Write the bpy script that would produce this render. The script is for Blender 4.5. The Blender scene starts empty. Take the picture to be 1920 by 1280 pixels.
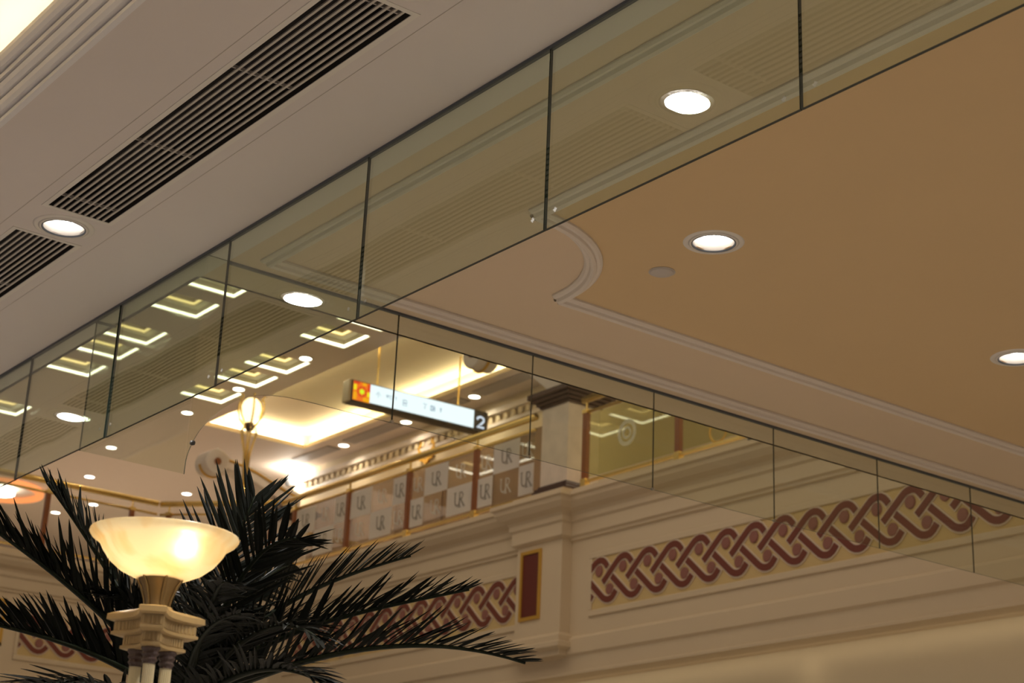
import bpy, bmesh, math, random
from mathutils import Vector, Matrix
random.seed(7)
S = bpy.context.scene
COL = S.collection
PI = math.pi

# ------------------------------------------------------------------ camera
F_PX, PITCH, ROLL, YAW = 3187.59, 0.349061, 0.0447456, 0.644662
CAM = Vector((0, 0, 1.6))
FW = Vector((math.sin(YAW) * math.cos(PITCH), math.cos(YAW) * math.cos(PITCH), math.sin(PITCH)))
_rt = Vector((math.cos(YAW), -math.sin(YAW), 0)); _up = _rt.cross(FW)
RT = _rt * math.cos(ROLL) + _up * math.sin(ROLL)
UP = -_rt * math.sin(ROLL) + _up * math.cos(ROLL)
cd = bpy.data.cameras.new('camera'); cam = bpy.data.objects.new('camera', cd); COL.objects.link(cam)
m = Matrix.Identity(4)
for i in range(3):
    m[i][0] = RT[i]; m[i][1] = UP[i]; m[i][2] = -FW[i]; m[i][3] = CAM[i]
cam.matrix_world = m
cd.sensor_width = 36; cd.lens = F_PX / 1920 * 36; cd.clip_end = 200; cd.clip_start = .05
cd.dof.use_dof = True; cd.dof.focus_distance = 6.0; cd.dof.aperture_fstop = 5.0
S.camera = cam

# ------------------------------------------------------------------ world, view, lights
S.view_settings.view_transform = 'Standard'; S.view_settings.look = 'None'
S.view_settings.gamma = 1; S.view_settings.use_curve_mapping = False
S.view_settings.exposure = 0.25
w = bpy.data.worlds.new('world'); S.world = w; w.use_nodes = True
w.node_tree.nodes['Background'].inputs[0].default_value = (1.0, .92, .86, 1)
w.node_tree.nodes['Background'].inputs[1].default_value = .215
S.cycles.max_bounces = 7; S.cycles.transparent_max_bounces = 24
S.cycles.diffuse_bounces = 3; S.cycles.glossy_bounces = 3
S.cycles.sample_clamp_indirect = 4

P_LEFT, P_RIGHT, P_GALLERY, P_WASH = 25, 9, 4, 1.1

ATRIUM = dict(loc=(7.2, 13.4, 9.9), power=128, col=(1, .86, .68), size=6, sy=11)     # added unseen fill over the atrium, brightens the facades

def lamp(name, kind, loc, power, col=(1, .86, .68), size=.2, rot=(0, 0, 0), spread=None, sy=None):
    l = bpy.data.lights.new(name, kind); l.energy = power; l.color = col
    if kind == 'AREA':
        l.size = size
        if sy: l.shape = 'RECTANGLE'; l.size_y = sy
        else: l.shape = 'DISK'
        if spread: l.spread = spread
    else: l.shadow_soft_size = size
    o = bpy.data.objects.new(name, l); COL.objects.link(o); o.location = loc; o.rotation_euler = rot
    return o

lamp('atrium_fill', 'AREA', ATRIUM['loc'], ATRIUM['power'], ATRIUM['col'], ATRIUM['size'], sy=ATRIUM['sy'])

# ------------------------------------------------------------------ helpers
def at_depth(x, y, d): return CAM + (FW + RT * ((x - 960) / F_PX) - UP * ((y - 640) / F_PX)) * d
def on_x(x, y, X):
    r = at_depth(x, y, 1) - CAM; return CAM + r * ((X - CAM.x) / r.x)
def on_y(x, y, Y):
    r = at_depth(x, y, 1) - CAM; return CAM + r * ((Y - CAM.y) / r.y)
def on_z(x, y, Z):
    r = at_depth(x, y, 1) - CAM; return CAM + r * ((Z - CAM.z) / r.z)

def mat(name, col, rough=.6, metal=0, spec=.5, noise=0, nscale=8, bump=0, bscale=40, emit=None, es=0, trans=0):
    M = bpy.data.materials.new(name); M.use_nodes = True
    nt = M.node_tree; b = nt.nodes['Principled BSDF']
    b.inputs['Base Color'].default_value = (*col, 1); b.inputs['Roughness'].default_value = rough
    b.inputs['Metallic'].default_value = metal; b.inputs['Specular IOR Level'].default_value = spec
    tc = nt.nodes.new('ShaderNodeTexCoord')
    if noise:
        n = nt.nodes.new('ShaderNodeTexNoise'); n.inputs['Scale'].default_value = nscale; n.inputs['Detail'].default_value = 5
        nt.links.new(tc.outputs['Object'], n.inputs['Vector'])
        mx = nt.nodes.new('ShaderNodeMix'); mx.data_type = 'RGBA'
        mx.inputs['A'].default_value = (*[c * (1 - noise) for c in col], 1)
        mx.inputs['B'].default_value = (*[min(1, c * (1 + noise)) for c in col], 1)
        nt.links.new(n.outputs['Fac'], mx.inputs['Factor']); nt.links.new(mx.outputs['Result'], b.inputs['Base Color'])
    if bump:
        n2 = nt.nodes.new('ShaderNodeTexNoise'); n2.inputs['Scale'].default_value = bscale
        nt.links.new(tc.outputs['Object'], n2.inputs['Vector'])
        bp = nt.nodes.new('ShaderNodeBump'); bp.inputs['Strength'].default_value = bump; bp.inputs['Distance'].default_value = .01
        nt.links.new(n2.outputs['Fac'], bp.inputs['Height']); nt.links.new(bp.outputs['Normal'], b.inputs['Normal'])
    if emit:
        b.inputs['Emission Color'].default_value = (*emit, 1); b.inputs['Emission Strength'].default_value = es
    return M

def glass_mat(name, tint, rough=0.0, wav=0.0, refl=1.0, wscale=1.2):
    """clear sheet: tinted see-through mixed with mirror by Fresnel"""
    M = bpy.data.materials.new(name); M.use_nodes = True; nt = M.node_tree
    nt.nodes.remove(nt.nodes['Principled BSDF']); out = nt.nodes['Material Output']
    t = nt.nodes.new('ShaderNodeBsdfTransparent'); t.inputs[0].default_value = (*tint, 1)
    g = nt.nodes.new('ShaderNodeBsdfGlossy'); g.inputs['Roughness'].default_value = rough
    fr = nt.nodes.new('ShaderNodeFresnel'); fr.inputs['IOR'].default_value = 1.5
    mu = nt.nodes.new('ShaderNodeMath'); mu.operation = 'MULTIPLY'; mu.inputs[1].default_value = refl
    mx = nt.nodes.new('ShaderNodeMixShader')
    # the Fresnel node inverts the index on back faces: feed it the inverse there, so both sides mirror alike
    geo = nt.nodes.new('ShaderNodeNewGeometry'); m3 = nt.nodes.new('ShaderNodeMath'); m3.operation = 'MULTIPLY_ADD'
    m3.inputs[1].default_value = 1 / 1.5 - 1.5; m3.inputs[2].default_value = 1.5
    nt.links.new(geo.outputs['Backfacing'], m3.inputs[0]); nt.links.new(m3.outputs[0], fr.inputs['IOR'])
    nt.links.new(fr.outputs[0], mu.inputs[0]); nt.links.new(mu.outputs[0], mx.inputs[0])
    if wav:
        tc = nt.nodes.new('ShaderNodeTexCoord'); n = nt.nodes.new('ShaderNodeTexNoise'); n.inputs['Scale'].default_value = wscale
        n.inputs['Detail'].default_value = 1
        bp = nt.nodes.new('ShaderNodeBump'); bp.inputs['Strength'].default_value = wav; bp.inputs['Distance'].default_value = .05
        nt.links.new(tc.outputs['Object'], n.inputs['Vector']); nt.links.new(n.outputs['Fac'], bp.inputs['Height'])
        nt.links.new(bp.outputs['Normal'], g.inputs['Normal'])
    nt.links.new(t.outputs[0], mx.inputs[1]); nt.links.new(g.outputs[0], mx.inputs[2]); nt.links.new(mx.outputs[0], out.inputs['Surface'])
    return M

def film_mat(name, col, alpha):
    """thin film: part see-through, the rest scatters light to both sides"""
    M = bpy.data.materials.new(name); M.use_nodes = True; nt = M.node_tree; nt.nodes.remove(nt.nodes['Principled BSDF'])
    t = nt.nodes.new('ShaderNodeBsdfTransparent'); d = nt.nodes.new('ShaderNodeBsdfDiffuse'); l = nt.nodes.new('ShaderNodeBsdfTranslucent')
    d.inputs[0].default_value = (*col, 1); l.inputs[0].default_value = (*col, 1)
    a = nt.nodes.new('ShaderNodeMixShader'); a.inputs[0].default_value = .5; b = nt.nodes.new('ShaderNodeMixShader'); b.inputs[0].default_value = alpha
    nt.links.new(d.outputs[0], a.inputs[1]); nt.links.new(l.outputs[0], a.inputs[2]); nt.links.new(t.outputs[0], b.inputs[1]); nt.links.new(a.outputs[0], b.inputs[2])
    nt.links.new(b.outputs[0], nt.nodes['Material Output'].inputs['Surface'])
    return M

def emis(name, col, s):
    M = bpy.data.materials.new(name); M.use_nodes = True; nt = M.node_tree
    nt.nodes.remove(nt.nodes['Principled BSDF']); e = nt.nodes.new('ShaderNodeEmission')
    e.inputs[0].default_value = (*col, 1); e.inputs[1].default_value = s
    nt.links.new(e.outputs[0], nt.nodes['Material Output'].inputs['Surface'])
    return M

MT = {
    'ceil_left': mat('white ceiling paint', (.80, .74, .72), .75, noise=.03, nscale=1.5, bump=.04, bscale=25),
    'ceil_right': mat('cream ceiling paint', (.78, .62, .45), .7, noise=.03, nscale=1.2, bump=.04, bscale=25),
    'ceil_panel': mat('tan ceiling paint', (.74, .54, .30), .6, noise=.03, nscale=1.2, bump=.04, bscale=25),
    'crown': mat('bright white crown moulding', (.90, .88, .90), .45),  # lighter copy of the moulding white; tray light put into its colour
    'mould': mat('white plaster moulding', (.83, .74, .66), .5, noise=.03),
    'slat': mat('grille paint', (.60, .54, .50), .5),
    'black': mat('duct black', (.03, .026, .026), .9),
    'trim': mat('lamp trim white', (.85, .80, .75), .35),
    'facade': mat('cream facade paint', (.78, .63, .43), .6, noise=.03, nscale=2),
    'panel': mat('straw yellow frieze ground', (.74, .54, .24), .65),
    'ribbon': mat('brick red ribbon', (.20, .045, .025), .5),
    'outline': mat('cream ribbon edge', (.82, .68, .52), .55),
    'boss': mat('dusty rose boss', (.33, .13, .10), .5),
    'redpanel': mat('dark red inset', (.16, .03, .02), .35),
    'gold': mat('gold leaf', (.72, .42, .07), .35, metal=.35),
    'brass': mat('polished brass', (.90, .66, .24), .24, metal=.85),
    'wood': mat('red brown timber', (.28, .085, .02), .35, noise=.15, nscale=14),
    'marble': mat('beige marble', (.82, .70, .57), .25, noise=.22, nscale=5),
    'darkmarble': mat('dark brown marble', (.075, .035, .025), .25, noise=.25, nscale=7),
    'wallwarm': mat('warm wall paint', (.80, .67, .46), .7, noise=.02),
    'wallpink': mat('pale pink wall paint', (.80, .68, .58), .7, noise=.02),
    'floor': mat('polished cream stone', (.60, .55, .50), .25, noise=.08, nscale=1.5),
    'edge': mat('dark green glass edge', (.016, .026, .021), .2),
    'edgeB': mat('grey green glass edge', (.11, .10, .075), .25),
    'seal': mat('grey sealant', (.10, .11, .13), .5),
    'steel': mat('clip steel', (.5, .5, .5), .3, metal=1),
    'frost': film_mat('frosted mark', (.8, .8, .8), .18),
    'film': film_mat('white window film', (.92, .90, .88), .72),
    'letter_grey': film_mat('grey film lettering', (.42, .40, .36), .85),
    'letter_white': film_mat('white film lettering', (.85, .85, .82), .5),
    'led_white': emis('white led strip', (1, .93, .72), 4.5),
    'led_yel': emis('yellow led strip', (1, .72, .30), 2.0),
    'lens': emis('downlight lens', (1, .93, .84), 14),
    'lens_far': emis('far downlight lens', (1, .93, .80), 9),
    'glassA': glass_mat('green smoke screen glass', (.905, .955, .875), wav=.08, refl=1.6),
    'glassB': glass_mat('clear smoke screen glass', (.94, .96, .91), wav=.02),
    'glassR': glass_mat('balustrade glass', (.97, .975, .96), refl=1.4),
    'glassY': glass_mat('tinted balustrade glass', (.92, .93, .74), refl=1.4),
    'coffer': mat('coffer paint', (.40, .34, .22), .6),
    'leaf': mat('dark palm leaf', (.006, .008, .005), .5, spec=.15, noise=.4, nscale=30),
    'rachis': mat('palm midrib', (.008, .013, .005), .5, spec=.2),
    'bark': mat('palm bark', (.10, .065, .04), .9, noise=.4, nscale=20, bump=.6, bscale=30),
    'lampcream': mat('cream stone resin', (.52, .38, .19), .45, noise=.08, nscale=20),
    'lampcol': mat('ivory column resin', (.85, .76, .52), .45),
    'lampbronze': mat('antique brass', (.30, .21, .10), .38, metal=.8, noise=.15, nscale=25),
    'lampdark': mat('bronze capital', (.10, .065, .06), .5, noise=.3, nscale=60, bump=.5, bscale=120),
    'signblack': mat('black sign case', (.045, .04, .037), .35),
    'signgold': mat('champagne end cap', (.45, .37, .25), .35, metal=.6),
    'signwhite': emis('lit sign face', (.80, .91, 1.0), 1.15),
    'signgrey': emis('dim sign glyph', (.36, .48, .66), .8),
    'sign2': emis('sign numeral', (.75, .82, 1.0), .9),
    't_red': emis('sign red tile', (.85, .07, .02), .8),
    't_orange': emis('sign orange tile', (1, .20, .02), .9),
    't_amber': emis('sign amber tile', (1, .45, .01), .9),
    't_yellow': emis('sign yellow tile', (.95, .80, .02), .95),
    't_lime': emis('sign lime tile', (.72, .95, .03), .95),
    'globe': emis('lit amber globe', (1, .76, .36), 2.2),
    'orange_glow': emis('orange lit recess', (1, .32, .10), 1.1),
    'spot': emis('wall spot lens', (1, .93, .82), 30),
    'green': emis('green exit sign', (.05, .55, .30), .5),
    'dim_dado': mat('brown panelling for dim wall', (.20, .115, .055), .5, noise=.1, nscale=3),
    'wood_light': mat('pale brown panelling for dim wall', (.27, .17, .09), .5, noise=.1, nscale=3),
    'darksteel': mat('dark fixture', (.05, .05, .05), .4),
}
# translucent alabaster
_M = bpy.data.materials.new('alabaster bowl'); _M.use_nodes = True; _nt = _M.node_tree
_nt.nodes.remove(_nt.nodes['Principled BSDF'])
_d = _nt.nodes.new('ShaderNodeBsdfDiffuse'); _t = _nt.nodes.new('ShaderNodeBsdfTranslucent'); _mx = _nt.nodes.new('ShaderNodeMixShader')
_tc = _nt.nodes.new('ShaderNodeTexCoord'); _n = _nt.nodes.new('ShaderNodeTexNoise'); _n.inputs['Scale'].default_value = 5; _n.inputs['Distortion'].default_value = 2.5
_cr = _nt.nodes.new('ShaderNodeValToRGB'); _cr.color_ramp.elements[0].color = (.86, .70, .44, 1); _cr.color_ramp.elements[1].color = (.95, .88, .70, 1)
_cr.color_ramp.elements[0].position = .30; _cr.color_ramp.elements[1].position = .55
_nt.links.new(_tc.outputs['Object'], _n.inputs['Vector']); _nt.links.new(_n.outputs['Fac'], _cr.inputs[0])
_nt.links.new(_cr.outputs[0], _d.inputs[0]); _nt.links.new(_cr.outputs[0], _t.inputs[0]); _mx.inputs[0].default_value = .62
_gl = _nt.nodes.new('ShaderNodeBsdfGlossy'); _gl.inputs['Roughness'].default_value = .25; _m2 = _nt.nodes.new('ShaderNodeMixShader'); _m2.inputs[0].default_value = .04
_nt.links.new(_d.outputs[0], _mx.inputs[1]); _nt.links.new(_t.outputs[0], _mx.inputs[2])
_nt.links.new(_mx.outputs[0], _m2.inputs[1]); _nt.links.new(_gl.outputs[0], _m2.inputs[2]); _nt.links.new(_m2.outputs[0], _nt.nodes['Material Output'].inputs['Surface'])
MT['alabaster'] = _M
for _k in ('lens',):                      # prismatic cover: small bright cells
    _nt = MT[_k].node_tree; _e = next(n for n in _nt.nodes if n.type == 'EMISSION'); _tc = _nt.nodes.new('ShaderNodeTexCoord')
    _v = _nt.nodes.new('ShaderNodeTexVoronoi'); _v.inputs['Scale'].default_value = 95; _r = _nt.nodes.new('ShaderNodeMapRange')
    _r.inputs['From Min'].default_value = .1; _r.inputs['From Max'].default_value = .75; _r.inputs['To Min'].default_value = 9; _r.inputs['To Max'].default_value = 1.6
    _nt.links.new(_tc.outputs['Object'], _v.inputs['Vector']); _nt.links.new(_v.outputs['Distance'], _r.inputs[0]); _nt.links.new(_r.outputs[0], _e.inputs[1])

class MB:
    def __init__(self): self.bm = bmesh.new()
    def box(self, a, b, mi=0):
        x0, y0, z0 = a; x1, y1, z1 = b
        vs = [self.bm.verts.new(p) for p in ((x0,y0,z0),(x1,y0,z0),(x1,y1,z0),(x0,y1,z0),(x0,y0,z1),(x1,y0,z1),(x1,y1,z1),(x0,y1,z1))]
        for q in ((3,2,1,0),(4,5,6,7),(0,1,5,4),(1,2,6,5),(2,3,7,6),(3,0,4,7)):
            f = self.bm.faces.new([vs[i] for i in q]); f.material_index = mi
        return self
    def poly(self, pts, mi=0):
        f = self.bm.faces.new([self.bm.verts.new(p) for p in pts]); f.material_index = mi; return self
    def prism(self, pts2, h0, h1, fn=lambda u, v, h: (u, v, h), mi=0):
        a = [self.bm.verts.new(fn(u, v, h0)) for u, v in pts2]; b = [self.bm.verts.new(fn(u, v, h1)) for u, v in pts2]
        n = len(a)
        self.bm.faces.new(a[::-1]).material_index = mi; self.bm.faces.new(b).material_index = mi
        for i in range(n): self.bm.faces.new((a[i], a[(i+1) % n], b[(i+1) % n], b[i])).material_index = mi
        return self
    def lathe(self, prof, n=32, c=(0,0,0), cap=False):
        rings = []
        for r, z in prof:
            rings.append([self.bm.verts.new((c[0]+r*math.cos(2*PI*i/n), c[1]+r*math.sin(2*PI*i/n), c[2]+z)) for i in range(n)])
        for a, b in zip(rings, rings[1:]):
            for i in range(n): self.bm.faces.new((a[i], a[(i+1) % n], b[(i+1) % n], b[i]))
        if cap:
            self.bm.faces.new(rings[0][::-1]); self.bm.faces.new(rings[-1])
        return self
    def tube(self, pts, r, n=8):
        pts = [Vector(p) for p in pts]; rings = []; rr = r if isinstance(r, (list, tuple)) else [r]*len(pts)
        up = Vector((0.13, 0.31, .94))
        for i, p in enumerate(pts):
            t = (pts[min(i+1, len(pts)-1)] - pts[max(i-1, 0)]).normalized()
            a = t.cross(up)
            if a.length < 1e-3: a = t.cross(Vector((1, 0, 0)))
            a.normalize(); b = t.cross(a)
            rings.append([self.bm.verts.new(p + (a*math.cos(2*PI*k/n) + b*math.sin(2*PI*k/n))*rr[i]) for k in range(n)])
        for a, b in zip(rings, rings[1:]):
            for k in range(n): self.bm.faces.new((a[k], a[(k+1) % n], b[(k+1) % n], b[k]))
        self.bm.faces.new(rings[0][::-1]); self.bm.faces.new(rings[-1]); return self
    def strip(self, pts2, wid, h0, h1):
        """flat ribbon of given width along a 2-D path, extruded h0..h1"""
        L, Rr = [], []
        for i, (u, v) in enumerate(pts2):
            a = pts2[max(i-1, 0)]; b = pts2[min(i+1, len(pts2)-1)]
            dx, dy = b[0]-a[0], b[1]-a[1]; l = math.hypot(dx, dy); nx, ny = -dy/l, dx/l
            L.append((u+nx*wid/2, v+ny*wid/2)); Rr.append((u-nx*wid/2, v-ny*wid/2))
        V = [[self.bm.verts.new((p[0], p[1], h)) for p in q] for q in (L, Rr) for h in (h0, h1)]
        l0, l1, r0, r1 = V
        for i in range(len(L)-1):
            self.bm.faces.new((l1[i], r1[i], r1[i+1], l1[i+1])); self.bm.faces.new((l0[i], l0[i+1], r0[i+1], r0[i]))
            self.bm.faces.new((l0[i], l1[i], l1[i+1], l0[i+1])); self.bm.faces.new((r0[i], r0[i+1], r1[i+1], r1[i]))
        for i in (0, -1): self.bm.faces.new((l0[i], r0[i], r1[i], l1[i]))
        return self
    def mesh(self, name, mats, smooth=False):
        bmesh.ops.recalc_face_normals(self.bm, faces=self.bm.faces)
        me = bpy.data.meshes.new(name); self.bm.to_mesh(me); self.bm.free()
        for k in (mats if isinstance(mats, (list, tuple)) else [mats]): me.materials.append(MT[k])
        if smooth:
            for p in me.polygons: p.use_smooth = True
        return me
    def build(self, name, mats, parent=None, smooth=False, bevel=0):
        me = self.mesh(name, mats, smooth)
        return put(name, me, parent, bevel=bevel)

def put(name, me, parent=None, loc=None, mw=None, bevel=0):
    o = bpy.data.objects.new(name, me); COL.objects.link(o)
    if parent: o.parent = parent
    if mw is not None: o.matrix_local = mw
    elif loc is not None: o.location = loc
    if bevel:
        b = o.modifiers.new('bevel', 'BEVEL'); b.width = bevel; b.segments = 2; b.limit_method = 'ANGLE'
    return o
def autosmooth(o, deg=40):
    for p in o.data.polygons: p.use_smooth = True
    md = o.modifiers.new('es', 'EDGE_SPLIT'); md.split_angle = math.radians(deg)
    return o
def tag(o, label, cat, group=None):
    o['label'] = label; o['category'] = cat
    if group: o['group'] = group
    return o
def struct(o): o['kind'] = 'structure'; return o
def empty(name, loc=(0, 0, 0), rz=0, parent=None):
    o = bpy.data.objects.new(name, None); COL.objects.link(o); o.location = loc; o.rotation_euler = (0, 0, rz)
    if parent: o.parent = parent
    return o

def holed(mb, x0, x1, y0, y1, z, holes, mi=0):
    xs = sorted({x0, x1, *[min(max(h[k], x0), x1) for h in holes for k in (0, 1)]})
    ys = sorted({y0, y1, *[min(max(h[k], y0), y1) for h in holes for k in (2, 3)]})
    vv = {}
    def V(x, y):
        if (x, y) not in vv: vv[(x, y)] = mb.bm.verts.new((x, y, z))
        return vv[(x, y)]
    for a, b in zip(xs, xs[1:]):
        for c, d in zip(ys, ys[1:]):
            mx, my = (a+b)/2, (c+d)/2
            if any(h[0] < mx < h[1] and h[2] < my < h[3] for h in holes): continue
            f = mb.bm.faces.new((V(a, c), V(a, d), V(b, d), V(b, c))); f.material_index = mi

# ------------------------------------------------------------------ dimensions
ZC = 4.6                      # lower ceiling
XA, YB = 3.205, 6.65          # planes of the two glass screens
XS, YS = 3.335, 6.93          # edge of the ceiling at the atrium
XF, YF = 12.0, 22.8           # atrium facades
ZU = 10.0                     # upper gallery ceiling
ZG = 6.60                     # gallery floor
LY = [1.37, 4.089, 6.817, 9.51, 12.2]           # downlights between the grilles
RXY = [(x, y) for x in (4.807, 6.952, 9.10) for y in (0.0, 2.48, 4.955)]
GX0, GX1 = 2.437, 2.722       # grille strip

# ------------------------------------------------------------------ the setting
struct(MB().poly([(-14, -12, 0), (30, -12, 0), (30, 45, 0), (-14, 45, 0)]).build('floor', 'floor'))

H = .085
grilles = [(1.54, 3.91), (4.27, 6.635), (6.99, 9.33), (9.69, 12.02), (12.38, 14.7)]
mb = MB()
holed(mb, -12, XS, -10, 22, ZC, [(-2.4, 1.97, -4, 15.2)] + [(GX0, GX1, a, b) for a, b in grilles] + [(2.59-H, 2.59+H, y-H, y+H) for y in LY])
mb.box((-12, -10, 5.6), (XS, 22, 6.6))                        # slab over
mb.box((XS-.02, YS, ZC), (XS, 22, 5.6)); 
cl = struct(mb.build('ceiling_left', 'ceil_left'))
# raised tray with stepped crown
prof = [(1.985, 4.60), (1.985, 4.588), (1.962, 4.588), (1.962, 4.606), (1.978, 4.606), (1.978, 4.616), (1.948, 4.618), (1.936, 4.632), (1.932, 4.652), (1.95, 4.652), (1.95, 4.662),
        (1.926, 4.664), (1.912, 4.676), (1.904, 4.694), (1.922, 4.694), (1.922, 4.704), (1.898, 4.706), (1.898, 4.728), (1.912, 4.728), (1.912, 4.737), (1.884, 4.739), (1.872, 4.752), (1.866, 4.77), (1.866, 4.79), (2.06, 4.79), (2.06, 5.12)]
mb = MB()
for (a, b) in zip(prof, prof[1:]):
    mb.poly([(a[0], -4, a[1]), (a[0], 15.2, a[1]), (b[0], 15.2, b[1]), (b[0], -4, b[1])])
o = mb.build('trim_1', 'crown', None); struct(o)
mb = MB()                                                     # the same crown on the far side of the recess
for (a, b) in zip(prof, prof[1:]):
    mb.poly([(-.43-a[0], -4, a[1]), (-.43-a[0], 15.2, a[1]), (-.43-b[0], 15.2, b[1]), (-.43-b[0], -4, b[1])])
struct(mb.build('trim_6', 'crown', None))
lamp('cove_light', 'AREA', (-2.42, 5.6, 4.81), 70, (1, .86, .62), .05, (PI, 0, 0), sy=17)  # second cove lamp, unseen; added to brighten the crown
struct(MB().box((-2.49, -4, 5.12), (2.06, 15.2, 5.2)).build('ceiling_tray', 'wallwarm'))
strip = MB().box((1.98, -4, 4.792), (2.01, 15.2, 4.80)).build('light_strip', 'led_white')
tag(strip, 'hidden light strip on the ledge of the stepped crown moulding by the bright ceiling recess', 'light strip')
lamp('cove_light', 'AREA', (1.99, 5.6, 4.81), 55, (1, .82, .52), .05, (PI, 0, 0), sy=17)

# right ceiling
mb = MB()
holed(mb, XS, 16, -10, YS, ZC, [(x-H, x+H, y-H, y+H) for x, y in RXY])
mb.box((XS, -10, 5.6), (16, YS, 6.6)); mb.box((XS, YS-.02, ZC), (16, YS, 5.6))
cr = struct(mb.build('ceiling_right', 'ceil_right'))
# notched inner panel, a coat of darker paint, 3 mm proud
NX, NY, NR = 4.04, 5.93, .69
arc = [(NX+NR*math.sin(a), NY-NR*math.cos(a)) for a in [PI/2*i/16 for i in range(17)]]
# panel cut round the lamps
mb = MB()
holed(mb, NX, 14, -8, NY, ZC-.003, [(x-H, x+H, y-H, y+H) for x, y in RXY] + [(NX, NX+NR, NY-NR, NY)])
mb.poly([(x, y, ZC-.003) for x, y in arc + [(NX+NR, NY-NR)]])
bmesh.ops.remove_doubles(mb.bm, verts=mb.bm.verts, dist=1e-5)
pan = mb.build('centre_panel', 'ceil_panel', cr)
def moulding(name, path, wd=.075, closed=False):
    """plaster bead swept on the ceiling along a plan path"""
    sec = [(-wd/2, 0), (-wd/2, -.012), (-wd*.36, -.022), (-wd*.2, -.022), (-wd*.15, -.034), (0, -.042), (wd*.15, -.034), (wd*.22, -.018), (wd*.38, -.018), (wd/2, -.008), (wd/2, 0)]
    mb = MB(); rings = []; n = len(path)
    for i, (x, y) in enumerate(path):
        d0 = Vector(path[i]) - Vector(path[i-1]) if i else Vector(path[1]) - Vector(path[0])
        d1 = Vector(path[i+1]) - Vector(path[i]) if i < n-1 else d0
        d0.normalize(); d1.normalize(); t = (d0+d1).normalized(); nn = Vector((-t.y, t.x)); k = 1/max(.3, t.dot(d1))
        rings.append([mb.bm.verts.new((x+nn.x*s*k, y+nn.y*s*k, ZC+z-.001)) for s, z in sec])
    for a, b in zip(rings, rings[1:]):
        for k in range(len(sec)-1): mb.bm.faces.new((a[k], a[k+1], b[k+1], b[k]))
    return struct(mb.build(name, 'mould'))
moulding('trim_2', [(3.47, -8), (3.47, 6.50), (14, 6.50)], .07)
moulding('trim_3', [(NX, -8), (NX, NY-NR)] , .085)
moulding('trim_4', arc, .085)
moulding('trim_5', [(NX+NR, NY), (14, NY)], .085)

# upper ceiling over the atrium and the galleries
row1 = [(9.28, 10.05)]; 
CY = [18.65, 19.78, 20.88, 22.44, 23.37, 24.5, 27.4]
coffers = [(6.10, 6.87, y-.72, y) for y in (19.0, 20.12, 21.15, 22.5, 23.64, 24.68)] + [(9.28, 10.05, y-.72, y) for y in CY] + [(11.50, 12.27, y-.72, y) for y in [17.6, 19.45, 20.45, 22.1, 23.05, 24.2]]
TRAY = (12.62, 14.62, 18.35, 25.45)
ORNG = (5.6, 8.9, 26.5, 30.5)
mb = MB()
holed(mb, -12, 24, 6.93, 46, ZU, coffers + [TRAY])
mb.box((-12, 6.93, 10.8), (24, 46, 11))
cu = struct(mb.build('ceiling_upper', 'wallpink'))
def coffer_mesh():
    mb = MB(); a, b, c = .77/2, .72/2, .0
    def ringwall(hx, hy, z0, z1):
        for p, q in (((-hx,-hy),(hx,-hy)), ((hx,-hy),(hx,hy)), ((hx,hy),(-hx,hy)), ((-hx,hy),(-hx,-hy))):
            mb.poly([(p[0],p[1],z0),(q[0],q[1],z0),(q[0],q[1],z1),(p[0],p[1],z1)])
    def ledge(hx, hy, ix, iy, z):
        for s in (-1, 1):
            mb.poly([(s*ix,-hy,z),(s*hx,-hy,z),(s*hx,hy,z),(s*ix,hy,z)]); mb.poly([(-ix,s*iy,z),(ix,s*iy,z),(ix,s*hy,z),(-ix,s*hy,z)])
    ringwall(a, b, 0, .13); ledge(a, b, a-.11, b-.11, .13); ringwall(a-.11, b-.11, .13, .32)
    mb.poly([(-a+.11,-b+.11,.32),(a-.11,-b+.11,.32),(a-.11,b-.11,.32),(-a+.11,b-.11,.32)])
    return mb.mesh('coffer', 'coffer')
def led_mesh(hx, hy, z, m_, w_=.025):
    mb = MB()
    for s in (-1, 1):
        mb.box((s*hx-w_/2, -hy, z), (s*hx+w_/2, hy, z+.03)); mb.box((-hx, s*hy-w_/2, z), (hx, s*hy+w_/2, z+.03))
    return mb.mesh('light_strip', m_)
cm, l1, l2 = coffer_mesh(), led_mesh(.374, .349, .015, 'led_white', .016), led_mesh(.265, .24, .15, 'led_yel', .014)
for x0, x1, y0, y1 in coffers:
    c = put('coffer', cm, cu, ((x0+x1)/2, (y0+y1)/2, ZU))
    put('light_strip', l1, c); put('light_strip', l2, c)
# lit cove tray over the gallery
mb = MB(); a, b, c, d = TRAY
for p, q in (((a,c),(b,c)), ((b,c),(b,d)), ((b,d),(a,d)), ((a,d),(a,c))):
    mb.poly([(p[0],p[1],ZU),(q[0],q[1],ZU),(q[0],q[1],ZU+.07),(p[0],p[1],ZU+.07)])
E_ = .16
mb.box((a-E_, c-E_, ZU+.30), (b+E_, d+E_, ZU+.34))
for p, q in (((a-E_,c-E_),(b+E_,c-E_)), ((b+E_,c-E_),(b+E_,d+E_)), ((b+E_,d+E_),(a-E_,d+E_)), ((a-E_,d+E_),(a-E_,c-E_))):
    mb.poly([(p[0],p[1],ZU+.07),(q[0],q[1],ZU+.07),(q[0],q[1],ZU+.30),(p[0],p[1],ZU+.30)])
for s in ((a-E_, c-E_, a, d+E_), (b, c-E_, b+E_, d+E_), (a, c-E_, b, c), (a, d, b, d+E_)):
    mb.poly([(s[0],s[1],ZU+.07),(s[2],s[1],ZU+.07),(s[2],s[3],ZU+.07),(s[0],s[3],ZU+.07)])
tr = mb.build('cove_tray', 'wallwarm', cu)
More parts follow.
